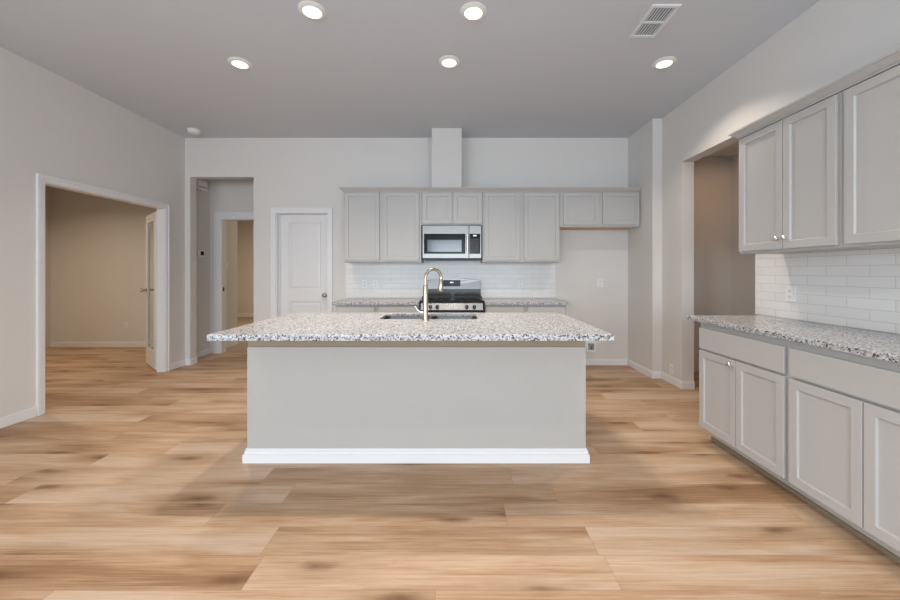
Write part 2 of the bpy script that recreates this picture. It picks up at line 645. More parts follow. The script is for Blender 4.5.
LY0, LY1, LZ = 3.275, 4.640, 2.082        # double doorway in the left wall
m = MB()
m.box(XL2, XL, YF, SIDE[0], 0, CEIL)
m.box(XL2, XL, SIDE[0], SIDE[1], 0, 0.42)
m.box(XL2, XL, SIDE[0], SIDE[1], 2.42, CEIL)
m.box(XL2, XL, SIDE[1], LY0, 0, CEIL)
m.box(XL2, XL, LY0, LY1, LZ, CEIL)
m.box(XL2, XL, LY1, YB, 0, CEIL)
struct('wall_left', m, M_WALL, 'light grey left wall with wide white-cased doorway', 'wall')

RY0, RY1, RZ = 2.985, 3.966, 2.468        # tall opening in the right wall
m = MB()
m.box(XR, XR2, YF, RY0, 0, CEIL)
m.box(XR, XR2, RY0, RY1, RZ, CEIL)
m.box(XR, XR2, RY1, YN, 0, CEIL)
m.box(XN, XR2, YN, YB2, 0, CEIL)
struct('wall_right', m, M_WALL, 'light grey right wall with stepped corner and tall plain opening', 'wall')

m = MB()
zs0, zs1 = 0.42, 2.42
xs = [XL2] + [q for w in WINDOWS for q in w] + [XR2]
for i in range(0, len(xs), 2):
    m.box(xs[i], xs[i + 1], YF - 0.12, YF, 0, CEIL)
for a, b in WINDOWS:
    m.box(a, b, YF - 0.12, YF, 0, zs0)
    m.box(a, b, YF - 0.12, YF, zs1, CEIL)
struct('wall_front', m, M_WALL, 'light grey window wall behind the camera', 'wall')
for k, (a, b) in enumerate(WINDOWS):
    w = struct('window_%d' % (k + 1), MB(back_frame(YF - 0.05)).ring(a, b, zs0, zs1, -0.02, 0.02, 0.05), M_WIN,
               'white framed tall window, number %d from the left, behind the camera' % (k + 1), 'window')
    MB(back_frame(YF - 0.05)).box(a + 0.05, b - 0.05, -0.015, 0.015, 1.40, 1.44).build('sash_rail', M_WIN, w)

w = struct('window_4', MB(lambda u, v, w: (XL - 0.06 + v, u, w)).ring(SIDE[0], SIDE[1], zs0, zs1, -0.02, 0.02, 0.05), M_WIN,
           'white framed tall window in the left wall, behind the camera', 'window')
MB(lambda u, v, w: (XL - 0.06 + v, u, w)).box(SIDE[0] + 0.05, SIDE[1] - 0.05, -0.015, 0.015, 1.40, 1.44).build('sash_rail', M_WIN, w)

# study behind the left doorway
struct('wall_study_far', MB().box(-7.0, -3.97, 6.18, 6.30, 0, CEIL), M_WALL, 'far wall of the room behind the left doorway', 'wall')
struct('wall_study_left', MB().box(-7.0, -6.88, 1.6, 6.18, 0, CEIL), M_WALL, 'left wall of the room behind the left doorway', 'wall')
struct('wall_study_near', MB().box(-7.0, XL2, 1.5, 1.6, 0, CEIL), M_WALL, 'near wall of the room behind the left doorway', 'wall')
struct('ceiling_study', MB().box(-7.0, XL2, 1.5, 6.3, CEIL, CEIL + 0.1), M_CEIL, 'ceiling of the room behind the left doorway', 'ceiling')
struct('baseboard_study', MB().box(-6.88, -3.97, 6.165, 6.18, 0, 0.085), M_TRIM, 'white baseboard along the far study wall', 'baseboard', 0.004)

# hall behind the back wall opening
HD0, HD1 = -3.68, -2.86
m = MB()
m.box(-3.97, -3.85, YB2, 6.40, 0, CEIL)
struct('wall_hall_left', m, M_WALL, 'left wall of the small hall with thermostat and alarm box', 'wall')
m = MB()
m.box(-3.85, HD0, 5.69, 5.81, 0, CEIL)
m.box(HD0, HD1, 5.69, 5.81, 2.10, CEIL)
m.box(HD1, -2.5, 5.69, 5.81, 0, CEIL)
struct('wall_hall_far', m, M_WALL, 'end wall of the hall holding the white-cased doorway', 'wall')
struct('wall_hall_right', MB().box(-2.62, -2.5, YB2, 5.69, 0, CEIL), M_WALL, 'right wall of the small hall', 'wall')
struct('ceiling_hall', MB().box(-3.85, -2.62, YB2, 5.69, 2.70, 2.8), M_CEIL, 'lowered ceiling of the small hall', 'ceiling')
m = MB()
m.box(-6.5, -1.95, 10.3, 10.42, 0, 2.7)
struct('wall_bedroom_far', m, M_WALL, 'far wall of the carpeted room', 'wall')
struct('wall_bedroom_left', MB().box(-6.62, -6.5, 6.4, 10.42, 0, 2.7), M_WALL, 'left wall of the carpeted room', 'wall')
struct('wall_bedroom_right', MB().box(-2.0, -1.88, 5.81, 10.3, 0, 2.7), M_WALL, 'right wall of the carpeted room', 'wall')
struct('wall_bedroom_near', MB().box(-6.5, -3.97, 6.40, 6.50, 0, 2.7), M_WALL, 'near wall of the carpeted room', 'wall')
struct('ceiling_bedroom', MB().box(-6.62, -1.88, 5.81, 10.42, 2.7, 2.8), M_CEIL, 'ceiling of the carpeted room', 'ceiling')
struct('baseboard_bedroom', MB().box(-6.5, -2.0, 10.285, 10.3, 0, 0.1), M_TRIM, 'white baseboard of the carpeted room', 'baseboard', 0.004)

# passage behind the right opening
m = MB()
m.box(XR2, 3.60, 4.62, 4.74, 0, CEIL)
struct('wall_passage_far', m, M_WALL, 'end wall of the dim passage behind the right opening', 'wall')
struct('wall_passage_right', MB().box(3.47, 3.60, 2.2, 4.62, 0, CEIL), M_WALL, 'right wall of the dim passage', 'wall')
struct('wall_passage_near', MB().box(XR2, 3.60, 2.1, 2.2, 0, CEIL), M_WALL, 'near wall of the dim passage', 'wall')
struct('ceiling_passage', MB().box(XR2, 3.60, 2.1, 4.74, 2.72, 2.82), M_CEIL, 'lowered ceiling of the dim passage', 'ceiling')


# baseboards
def bb(m, x0, x1, y0, y1, nx, ny, t=0.014):
    """baseboard run with a small stepped top, protruding along (nx, ny)"""
    def strip(tt, z0, z1):
        a0, a1, b0, b1 = x0, x1, y0, y1
        if nx:
            a0, a1 = sorted((x0, x0 + nx * tt))
        if ny:
            b0, b1 = sorted((y0, y0 + ny * tt))
        m.box(a0, a1, b0, b1, z0, z1)
    strip(t, 0.0, 0.068)
    strip(t * 0.62, 0.068, 0.087)


m = MB()
bb(m, XL, XL, YF, LY0 - 0.063, 1, 0)
bb(m, XL, XL, LY1 + 0.063, YB - 0.0, 1, 0)
struct('baseboard_left', m, M_TRIM, 'white baseboard along the left wall', 'baseboard', 0.003)
m = MB()
bb(m, XL + 0.014, HX0, YB, YB, 0, -1)
bb(m, HX0, HX0, YB - 0.014, YB2, 1, 0)
bb(m, HX1, PX0 - 0.065, YB, YB, 0, -1)
bb(m, PX1 + 0.065, -1.455, YB, YB, 0, -1)
bb(m, 1.31, XN - 0.014, YB, YB, 0, -1)
struct('baseboard_back', m, M_TRIM, 'white baseboard along the back wall and fridge niche', 'baseboard', 0.003)
m = MB()
bb(m, XN, XN, YN - 0.014, YB, -1, 0)
bb(m, XN, XR - 0.014, YN, YN, 0, -1)
bb(m, XR, XR, RY1 - 0.014, YN - 0.014, -1, 0)
bb(m, XR, XR2, RY1, RY1, 0, -1)
struct('baseboard_right', m, M_TRIM, 'white baseboard around the stepped right corner', 'baseboard', 0.003)
m = MB()
bb(m, -3.85, -3.85, YB2, 5.67, 1, 0)
bb(m, -3.85, -3.85, 5.81, 6.40, 1, 0)
struct('baseboard_hall', m, M_TRIM, 'white baseboard along the left wall of the hall', 'baseboard', 0.003)


# door casings
def casing(m, u0, u1, z1, w=0.075, depth=0.12, rev=0.012):
    """U-shaped moulded casing plus jamb lining in a frame where v points into the room"""
    for (a, b) in ((u0 - w, u0), (u1, u1 + w)):
        m.box(a, b, 0, 0.012, 0, z1 + w)
    m.box(u0, u1, 0, 0.012, z1, z1 + w)
    # raised outer band
    m.box(u0 - w, u0 - w * 0.55, 0.012, 0.020, 0, z1 + w)
    m.box(u1 + w * 0.55, u1 + w, 0.012, 0.020, 0, z1 + w)
    m.box(u0 - w * 0.55, u1 + w * 0.55, 0.012, 0.020, z1 + w * 0.55, z1 + w)
    # jamb lining and stops
    m.box(u0, u0 + rev, -depth, 0.004, 0, z1)
    m.box(u1 - rev, u1, -depth, 0.004, 0, z1)
    m.box(u0 + rev, u1 - rev, -depth, 0.004, z1 - rev, z1)


m = MB(lambda u, v, w: (XL + v, u, w))
casing(m, LY0, LY1, LZ, 0.06, depth=0.10)
struct('trim_1', m, M_TRIM, 'white casing around the wide left doorway', 'door casing', 0.002)
m = MB(back_frame(YB))
casing(m, PX0, PX1, PZ, 0.062, depth=0.12)
m.box(PX0 + 0.012, PX0 + 0.024, -0.075, -0.055, 0, PZ - 0.012)
m.box(PX1 - 0.024, PX1 - 0.012, -0.075, -0.055, 0, PZ - 0.012)
struct('trim_2', m, M_TRIM, 'white casing around the closed pantry door', 'door casing', 0.002)
m = MB(back_frame(5.69))
casing(m, HD0, HD1, 2.10, 0.10)
t3 = struct('trim_3', m, M_TRIM, 'white casing around the far hall doorway', 'door casing', 0.002)
MB().box(-3.668, -3.662, 5.715, 5.745, 0.97, 1.03).build('strike_plate', M_DPLAST, t3)

# pantry door: two moulded panels
d1 = thing('door_1', (PX0, 5.05, 0), 'closed white two-panel pantry door with round knob', 'door', None, 'structure')
u0, u1 = PX0 + 0.014, PX1 - 0.014
f = back_frame(5.08)
pr = ((0.010, -0.010), (0.022, -0.010), (0.042, -0.003))
MB(f).slab(u0, u1, 0.012, PZ - 0.016, -0.015, 0.020,
           [(u0 + 0.128, u1 - 0.115, 1.03, 1.955), (u0 + 0.128, u1 - 0.115, 0.19, 0.86)], pr).build('door_leaf', M_DOOR, d1)
MB().lathe([(0.030, 0), (0.030, 0.006), (0.012, 0.010), (0.011, 0.030), (0.022, 0.036), (0.028, 0.048), (0.025, 0.060), (0.012, 0.066), (0, 0.067)],
           (-1.826, 5.06, 0.95), (0, -1, 0)).build('door_knob', M_BRONZE, d1, smooth=True)

# open glazed leaf in the left doorway
d2 = thing('door_2', (-3.855, 4.690, 0), 'open white glazed door leaf with brass knob in left doorway', 'door', None, 'structure', math.radians(139))
LW = 0.62
m = MB()
m.ring(0, LW, 0.012, 2.045, -0.0175, 0.0175, 0.11)
m.box(0.105, LW - 0.105, -0.0175, 0.0175, 0.115, 0.24)
leaf = m.build('door_leaf', M_DOOR, d2, 0.003, local=True)
MB().box(0.108, LW - 0.108, -0.004, 0.004, 0.238, 1.937).build('glass_pane', M_GLASS, d2, local=True)
for s in (-1, 1):
    MB().lathe([(0.030, 0), (0.030, 0.006), (0.012, 0.012), (0.011, 0.034), (0.022, 0.040), (0.028, 0.052), (0.024, 0.064), (0, 0.068)],
               (LW - 0.06, s * 0.0175, 1.02), (0, s, 0)).build('door_knob', M_BRASS, d2, smooth=True, local=True)
for z in (0.25, 1.03, 1.82):
    MB().lathe([(0.007, -0.045), (0.007, 0.045)], (-0.004, -0.022, z), (0, 0, 1), 10).build('hinge', M_BRASS, d2, smooth=True, local=True)

# tile backsplashes
struct('backsplash_back', MB().box(-1.515, 1.337, YB - 0.009, YB - 0.0005, 0.917, 1.89), M_TILE,
       'white subway tile backsplash behind the range', 'backsplash')
struct('backsplash_right', MB().box(XR - 0.009, XR - 0.0005, 0.45, RY0 - 0.004, 0.929, 1.403), M_TILE,
       'white subway tile backsplash above the right counter', 'backsplash')


# ------------------------------------------------------------------ cabinets
def shaker(m, u0, u1, w0, w1, fw=0.048):
    m.slab(u0, u1, w0, w1, 0.002, 0.022, [(u0 + fw, u1 - fw, w0 + fw, w1 - fw)], ((0.003, -0.010),))


def knob(parent, fm, u, w, mat):
    a = Vector(fm(u, 0.022, w))
    ax = Vector(fm(u, 1.022, w)) - a
    return MB().lathe([(0.006, 0), (0.006, 0.010), (0.010, 0.014), (0.0155, 0.020), (0.0155, 0.024), (0.010, 0.030), (0, 0.031)],
                      a, ax, 20).build('knob', mat, parent, smooth=True)


def cabinet(name, fm, u0, u1, w0, w1, depth, doors, label, cat, group, drawers=(), toe=None, under=None):
    base = Vector(fm((u0 + u1) / 2, -depth / 2, 0 if toe else w0))
    t = thing(name, base, label, cat, group)
    MB(fm).box(u0, u1, -depth, 0, w0, w1).build('body', M_CAB, t, 0.0015)
    if under:
        MB(fm).box(u0 + 0.02, u1 - 0.02, -depth + 0.01, -0.02, w0 - 0.004, w0).build('underside_panel', under, t)
    if toe:
        MB(fm).box(u0, u1, -depth, -toe, 0.022, w0).build('toe_kick', M_TOE, t)
        MB(fm).box(u0, u1, -depth, -toe + 0.008, 0.0, 0.022).build('toe_kick_edge', M_RAW, t)
    for d in doors:
        m = MB(fm)
        shaker(m, *d[:4])
        o = m.build('door', M_CAB, t, 0.0015)
        if len(d) > 4 and d[4]:
            knob(o, fm, d[4][0], d[4][1], M_KNOB)
    for d in drawers:
        MB(fm).slab(*d, 0.002, 0.022).build('drawer', M_CAB, t, 0.002)
    return t


# back wall uppers
fu = back_frame(4.65)
GU = 'wall cabinets above the back counter'
cabinet('wall_cabinet', fu, -1.440, -0.455, 1.391, 2.288, 0.32,
        [(-1.425, -0.985, 1.415, 2.280), (-0.937, -0.483, 1.415, 2.280)],
        'tall grey double-door wall cabinet left of the microwave', 'cabinet', GU)
cabinet('wall_cabinet', fu, -0.453, 0.322, 1.868, 2.288, 0.32,
        [(-0.433, -0.066, 1.882, 2.280), (-0.048, 0.315, 1.882, 2.280)],
        'short grey wall cabinet directly above the microwave', 'cabinet', GU)
cabinet('wall_cabinet', fu, 0.324, 1.309, 1.391, 2.288, 0.32,
        [(0.346, 0.798, 1.415, 2.280), (0.852, 1.297, 1.415, 2.280)],
        'tall grey double-door wall cabinet right of the microwave', 'cabinet', GU)
cabinet('wall_cabinet', fu, 1.311, 2.326, 1.846, 2.288, 0.32,
        [(1.350, 1.802, 1.870, 2.280), (1.851, 2.315, 1.870, 2.280)],
        'short grey wall cabinet over the empty fridge niche at far right', 'cabinet', GU, under=M_UNDER)


def crown(fm, u0, u1, z, e0, e1, depth, label):
    m = MB(fm)

    def rect(o):
        return (u0 - o * e0, u1 + o * e1, -depth, o)
    m.frustum(rect(0.010), z + 0.001, rect(0.010), z + 0.012)
    m.frustum(rect(0.014), z + 0.012, rect(0.046), z + 0.042)
    m.frustum(rect(0.052), z + 0.042, rect(0.052), z + 0.054)
    return tag(m.build('crown_molding', M_CAB), label, 'crown molding')


crown(fu, -1.440, 2.326, 2.288, 1, 0, 0.32, 'grey crown molding along the top of the back wall cabinets')

t = tag(MB().box(-0.321, 0.060, 4.64, 4.972, 2.343, CEIL - 0.001).build('vent_chase', M_CHASE, None, 0.002),
        'plain square vent chase rising from the wall cabinets to the ceiling', 'vent chase')

# right wall uppers
fr = right_frame(2.115)
GR = 'wall cabinets above the right counter'
cabinet('wall_cabinet', fr, 2.006, 2.725, 1.404, 2.262, 0.32,
        [(2.352, 2.712, 1.420, 2.250, (2.377, 1.487)), (2.020, 2.346, 1.420, 2.250, (2.321, 1.487))],
        'grey double-door wall cabinet with two round knobs beside tall opening', 'cabinet', GR)
cabinet('wall_cabinet', fr, 1.262, 2.004, 1.404, 2.262, 0.32,
        [(1.636, 1.974, 1.420, 2.250), (1.280, 1.630, 1.420, 2.250)],
        'grey wall cabinet cut off by the right photo edge', 'cabinet', GR)
crown(fr, 1.262, 2.725, 2.262, 0, 1, 0.32, 'grey crown molding along the top of the right wall cabinets')

# right wall base
fb = right_frame(1.85)
GB = 'base cabinets under the right counter'
cabinet('base_cabinet', fb, 2.031, 2.770, 0.100, 0.892, 0.58,
        [(2.402, 2.756, 0.112, 0.685, (2.428, 0.655)), (2.046, 2.396, 0.112, 0.685)],
        'grey base cabinet with knob at far end of the right counter', 'cabinet', GB,
        [(2.046, 2.756, 0.700, 0.852)], 0.085)
cabinet('base_cabinet', fb, 1.285, 2.029, 0.100, 0.892, 0.58,
        [(1.648, 2.012, 0.112, 0.685), (1.300, 1.642, 0.112, 0.685)],
        'grey base cabinet without knobs nearest the camera under the right counter', 'cabinet', GB,
        [(1.300, 2.012, 0.700, 0.852)], 0.085)
tag(MB().box(1.81, XR - 0.001, 1.20, 2.885, 0.894, 0.927).build('granite_countertop', M_GRAN, None, 0.004),
    'speckled grey granite countertop on the right wall base cabinets', 'countertop')

# back wall base
fk = back_frame(4.35)
GK = 'base cabinets beside the range'
cabinet('base_cabinet', fk, -1.447, -0.455, 0.100, 0.879, 0.615,
        [(-1.432, -0.98, 0.112, 0.69), (-0.935, -0.47, 0.112, 0.69)],
        'grey two-drawer base cabinet left of the range behind the island', 'cabinet', GK,
        [(-1.432, -0.98, 0.705, 0.856), (-0.935, -0.47, 0.705, 0.856)], 0.085)
cabinet('base_cabinet', fk, 0.334, 1.300, 0.100, 0.879, 0.615,
        [(0.349, 0.79, 0.112, 0.69), (0.835, 1.285, 0.112, 0.69)],
        'grey two-drawer base cabinet right of the range behind the island', 'cabinet', GK,
        [(0.349, 0.79, 0.705, 0.856), (0.835, 1.285, 0.705, 0.856)], 0.085)
GC = 'granite counters on the back wall'
tag(MB().box(-1.480, -0.452, 4.31, YB - 0.010, 0.881, 0.915).build('granite_countertop', M_GRAN, None, 0.003),
    'narrow speckled granite countertop left of the range', 'countertop', GC)
tag(MB().box(0.331, 1.342, 4.31, YB - 0.010, 0.881, 0.915).build('granite_countertop', M_GRAN, None, 0.003),
    'narrow speckled granite countertop right of the range', 'countertop', GC)

# ------------------------------------------------------------------ island
IX0, IX1, IY0, IY1 = -1.404, 0.862, 2.44, 3.17
isl = thing('kitchen_island', ((IX0 + IX1) / 2, (IY0 + IY1) / 2, 0), 'large pale grey kitchen island with white baseboard under the granite slab', 'kitchen island')
m = MB()
m.box(IX0, IX1, IY0, IY0 + 0.11, 0, 0.768)
m.box(IX0, IX0 + 0.02, IY0 + 0.11, IY1, 0, 0.768)
m.box(IX1 - 0.02, IX1, IY0 + 0.11, IY1, 0, 0.768)
m.box(IX0 + 0.02, IX1 - 0.02, IY1 - 0.02, IY1, 0.10, 0.768)
m.build('body', M_ISL, isl, 0.003)
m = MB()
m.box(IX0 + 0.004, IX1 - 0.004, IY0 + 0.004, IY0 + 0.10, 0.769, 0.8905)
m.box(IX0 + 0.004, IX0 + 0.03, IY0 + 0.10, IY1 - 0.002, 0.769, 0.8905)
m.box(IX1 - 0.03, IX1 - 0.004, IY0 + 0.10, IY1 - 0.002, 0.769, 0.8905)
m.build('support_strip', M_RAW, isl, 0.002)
m = MB()
for (tt, z0, z1) in ((0.020, 0.0, 0.056), (0.012, 0.056, 0.078), (0.006, 0.078, 0.092)):
    m.box(IX0 - tt, IX1 + tt, IY0 - tt, IY0, z0, z1)
    m.box(IX0 - tt, IX0, IY0, IY1, z0, z1)
    m.box(IX1, IX1 + tt, IY0, IY1, z0, z1)
m.build('baseboard', M_TRIM, isl, 0.002)

SX0, SX1, SY0, SY1 = -0.60, 0.16, 2.775, 3.14


def island_slab():
    # 2 cm slab with a laminated drop edge all round
    m = MB().hole_slab(-1.434, 0.902, 2.09, 3.225, 0.8915, 0.912, (SX0, SX1, SY0, SY1))
    x0, x1, y0, y1, t = -1.434, 0.902, 2.09, 3.225, 0.03
    zt, zb = 0.8915, 0.875
    o = [(x0, y0), (x1, y0), (x1, y1), (x0, y1)]
    i = [(x0 + t, y0 + t), (x1 - t, y0 + t), (x1 - t, y1 - t), (x0 + t, y1 - t)]
    ot = [m.v(a, b, zt) for a, b in o]
    ob = [m.v(a, b, zb) for a, b in o]
    it = [m.v(a, b, zt) for a, b in i]
    ib = [m.v(a, b, zb) for a, b in i]
    for k in range(4):
        l = (k + 1) % 4
        for q in ((ot[k], ot[l], ob[l], ob[k]), (ob[k], ob[l], ib[l], ib[k]), (ib[k], ib[l], it[l], it[k])):
            m.bm.faces.new(q)
    bmesh.ops.remove_doubles(m.bm, verts=m.bm.verts, dist=1e-5)
    return m


tag(island_slab().build('granite_countertop', M_GRAN, None, 0.003),
    'wide speckled granite slab overhanging the kitchen island', 'countertop')

# sink: two undermount bowls
snk = thing('kitchen_sink', ((SX0 + SX1) / 2, (SY0 + SY1) / 2, 0.70), 'double-bowl stainless steel sink set into the island countertop', 'sink')
mid = (SX0 + SX1) / 2


def bowl(x0, x1):
    m = MB()
    zt, zb = 0.8905, 0.70
    n = 5
    def loop(ins, z, r):
        a, b, c, d = x0 + ins, x1 - ins, SY0 - 0.008 + ins, SY1 + 0.008 - ins
        pts = []
        for cx, cy, a0 in ((b - r, d - r, 0), (a + r, d - r, 90), (a + r, c + r, 180), (b - r, c + r, 270)):
            for k in range(n + 1):
                an = math.radians(a0 + 90 * k / n)
                pts.append(m.v(cx + r * math.cos(an), cy + r * math.sin(an), z))
        return pts
    loops = [loop(-0.012, zt, 0.06), loop(0.0, zt, 0.05), loop(0.004, zb + 0.03, 0.05), loop(0.03, zb, 0.05)]
    lo2 = [loop(0.028, zb - 0.002, 0.05), loop(0.002, zb + 0.03, 0.05), loop(-0.002, zt - 0.002, 0.05), loop(-0.012, zt - 0.002, 0.06)]
    seq = loops
    for a, b in zip(seq, seq[1:]):
        k = len(a)
        for i in range(k):
            m.bm.faces.new([a[i], a[(i + 1) % k], b[(i + 1) % k], b[i]])
    m.bm.faces.new(loops[-1])
    for a, b in zip(lo2, lo2[1:]):
        k = len(a)
        for i in range(k):
            m.bm.faces.new([a[i], a[(i + 1) % k], b[(i + 1) % k], b[i]])
    m.bm.faces.new(lo2[0])
    k = len(loops[0])
    for i in range(k):
        m.bm.faces.new([loops[0][i], loops[0][(i + 1) % k], lo2[-1][(i + 1) % k], lo2[-1][i]])
    return m


for (a, b) in ((SX0 - 0.008, mid - 0.013), (mid + 0.013, SX1 + 0.008)):
    bo = bowl(a, b).build('bowl', M_STEEL, snk, smooth=True)
    MB().lathe([(0.045, 0.0005), (0.045, 0.004), (0.034, 0.005), (0.030, 0.002), (0, 0.002)], ((a + b) / 2, (SY0 + SY1) / 2, 0.700), (0, 0, 1)).build('drain', M_NICKEL, bo, smooth=True)

# faucet
FX, FY, FZ = -0.232, 2.69, 0.9125
fc = thing('kitchen_faucet', (FX, FY, FZ), 'tall brushed nickel gooseneck pull-down faucet on the island', 'faucet')
MB().lathe([(0.029, 0), (0.029, 0.006), (0.020, 0.012), (0.0185, 0.03), (0.0185, 0.255), (0.0165, 0.262)], (FX, FY, FZ), (0, 0, 1)).build('faucet_body', M_NICKEL, fc, smooth=True)
dirv = Vector((0.85, 0.53, 0)).normalized()
R_ = 0.066
pts = [(FX, FY, FZ + 0.255), (FX, FY, FZ + 0.30)]
cz = FZ + 0.312
for k in range(13):
    a = math.pi * k / 12 * 1.06
    p = Vector((FX, FY, cz)) + dirv * (R_ - R_ * math.cos(a)) + Vector((0, 0, R_ * math.sin(a)))
    pts.append(p)
MB().tube(pts, 0.0115).build('spout', M_NICKEL, fc, smooth=True)
e, e0 = Vector(pts[-1]), Vector(pts[-2])
dn = (e - e0).normalized()
MB().lathe([(0.0125, -0.004), (0.015, 0.006), (0.0165, 0.05), (0.019, 0.085), (0.017, 0.09), (0, 0.09)], e, dn).build('spray_head', M_NICKEL, fc, smooth=True)
MB().tube([(FX - 0.015, FY, FZ + 0.055), (FX - 0.035, FY, FZ + 0.058), (FX - 0.058, FY - 0.004, FZ + 0.078), (FX - 0.076, FY - 0.006, FZ + 0.105)],
          [0.013, 0.012, 0.008, 0.006]).build('lever_handle', M_STEELV, fc, smooth=True)

# ------------------------------------------------------------------ range
RX0, RX1 = -0.443, 0.322
rg = thing('gas_range', ((RX0 + RX1) / 2, 4.62, 0), 'stainless steel gas range with black cooktop below the microwave', 'range')
MB().box(RX0, RX1, 4.325, 4.95, 0.02, 0.905).build('body', M_BLACK, rg, 0.003)
fo = back_frame(4.325)
od = MB(fo).slab(RX0 + 0.004, RX1 - 0.004, 0.21, 0.795, 0.001, 0.035).build('oven_door', M_STEEL, rg, 0.004)
MB(fo).box(RX0 + 0.13, RX1 - 0.13, 0.035, 0.039, 0.36, 0.66).build('oven_window', M_BGLASS, od)
MB().tube([(RX0 + 0.06, 4.245, 0.745), (RX1 - 0.06, 4.245, 0.745)], 0.012).tube([(RX0 + 0.09, 4.245, 0.745), (RX0 + 0.09, 4.295, 0.745)], 0.008).tube(
    [(RX1 - 0.09, 4.245, 0.745), (RX1 - 0.09, 4.295, 0.745)], 0.008).build('oven_handle', M_STEEL, od, smooth=True)
MB(fo).slab(RX0 + 0.004, RX1 - 0.004, 0.03, 0.20, 0.001, 0.030).build('drawer', M_STEEL, rg, 0.004)
cp = MB(fo).frustum((RX0, RX1, 0.001, 0.0425), 0.805, (RX0, RX1, 0.001, 0.006), 0.928).build('control_panel', M_BLACK, rg, 0.004)
MB(fo).frustum((RX0 + 0.017, RX1 - 0.017, 0.020, 0.0425), 0.824, (RX0 + 0.017, RX1 - 0.017, 0.010, 0.0185), 0.900).build('steel_strip', M_STEELV, cp, 0.001)
for px in (430.4, 437.2, 466.7, 474.4):
    kx = (px - 457) * 4.28 / 365
    kb = MB().lathe([(0.022, 0), (0.022, 0.004), (0.0185, 0.008), (0.017, 0.028), (0.014, 0.031), (0, 0.031)], (kx, 4.2825, 0.861), (0, -1, 0), 20).build('knob', M_DPLAST, rg, smooth=True)
    MB().box(kx - 0.0025, kx + 0.0025, 4.2495, 4.2520, 0.861, 0.876).build('knob_pointer', M_GPLAST, kb)
MB().box(RX0, RX1, 4.30, 4.90, 0.929, 0.935).build('cooktop', M_BLACK, rg, 0.002)
cxs = (RX0 + 0.19, RX1 - 0.19)
for cx in cxs:
    for cy in (4.45, 4.74):
        MB().lathe([(0.052, 0), (0.052, 0.008), (0.034, 0.010), (0.034, 0.018), (0.030, 0.021), (0, 0.021)], (cx, cy, 0.935), (0, 0, 1)).build('burner', M_IRON, rg, smooth=True)
    m = MB()
    gx0, gx1, gy0, gy1 = cx - 0.165, cx + 0.165, 4.33, 4.87
    for gx in (gx0, gx1 - 0.012):
        m.box(gx, gx + 0.012, gy0, gy1, 0.962, 0.978)
    for gy in (gy0, (gy0 + gy1) / 2 - 0.006, gy1 - 0.012):
        m.box(gx0 + 0.012, gx1 - 0.012, gy, gy + 0.012, 0.962, 0.978)
    for cy in (4.45, 4.74):
        m.box(gx0 + 0.012, cx - 0.03, cy - 0.005, cy + 0.005, 0.964, 0.979)
        m.box(cx + 0.03, gx1 - 0.012, cy - 0.005, cy + 0.005, 0.964, 0.979)
        m.box(cx - 0.005, cx + 0.005, cy + 0.03, cy + 0.105, 0.964, 0.979)
        m.box(cx - 0.005, cx + 0.005, cy - 0.105, cy - 0.03, 0.964, 0.979)
    for gx in (gx0, gx1 - 0.012):
        for gy in (gy0, gy1 - 0.012):
            m.box(gx, gx + 0.012, gy, gy + 0.012, 0.9355, 0.962)
    m.build('grate', M_IRON, rg)
# backguard with arched top
BG0, BG1 = -0.455, 0.312
m = MB()
n = 16
fv, bv = [], []
for k in range(n + 1):
    s = k / n
    x = RX0 + 0.004 + (RX1 - RX0 - 0.008) * s
    z = 1.155 + 0.030 * (1 - (2 * s - 1) ** 2)
    fv.append(m.v(x, 4.915, z))
    bv.append(m.v(x, 4.965, z))
lf = [m.v(RX0 + 0.004, 4.900, 1.040), m.v(RX1 - 0.004, 4.900, 1.040)]
lb = [m.v(RX0 + 0.004, 4.965, 1.040), m.v(RX1 - 0.004, 4.965, 1.040)]
for k in range(n):
    m.bm.faces.new([fv[k], fv[k + 1], bv[k + 1], bv[k]])
m.bm.faces.new(fv + [lf[1], lf[0]])
m.bm.faces.new(bv + [lb[1], lb[0]])
m.bm.faces.new([fv[0], bv[0], lb[0], lf[0]])
m.bm.faces.new([fv[-1], bv[-1], lb[1], lf[1]])
m.bm.faces.new([lf[0], lf[1], lb[1], lb[0]])
bg = m.build('backguard', M_STEEL, rg, 0.002)
MB().box(RX0 + 0.004, RX1 - 0.004, 4.912, 4.965, 0.905, 1.039).build('backguard_base', M_BLACK, rg)
bp = MB().box(-0.205, 0.045, 4.898, 4.912, 1.078, 1.160).build('display_panel', M_BGLASS, bg, 0.002)
for dx in (-0.092, -0.076, -0.060):
    MB().box(dx, dx + 0.010, 4.8965, 4.898, 1.122, 1.138).build('clock_digit', M_DIGIT, bp)

# ------------------------------------------------------------------ microwave
mw = thing('microwave', (-0.067, 4.78, 1.44), 'stainless steel over-the-range microwave with black window and side keypad', 'microwave')
MX0, MX1, MZ0, MZ1 = -0.437, 0.309, 1.430, 1.858
MB().box(MX0 + 0.003, MX1 - 0.003, 4.632, 4.968, MZ0, MZ1).build('body', M_DPLAST, mw, 0.003)
fm_ = back_frame(4.632)
XD = 0.150
dr = MB(fm_).slab(MX0, XD, MZ0 + 0.012, MZ1, 0.001, 0.030).build('door', M_STEEL, mw, 0.004)
MB(fm_).box(MX0 + 0.020, XD - 0.044, 0.030, 0.032, 1.500, 1.752).build('door_glass', M_BGLASS, dr, 0.001)
MB(fm_).box(MX0 + 0.062, XD - 0.092, 0.032, 0.0328, 1.525, 1.675).build('window_screen', M_SCREEN, dr)
MB(fm_).lathe([(0.011, 0), (0.011, 0.0015), (0, 0.0015)], (-0.062, 0.030, 1.808), (0, 1, 0), 20).build('maker_emblem', M_GPLAST, dr, smooth=True)
hd = MB()
hx = 0.131
hd.tube([(hx, 4.578, 1.515), (hx, 4.578, 1.738)], 0.011)
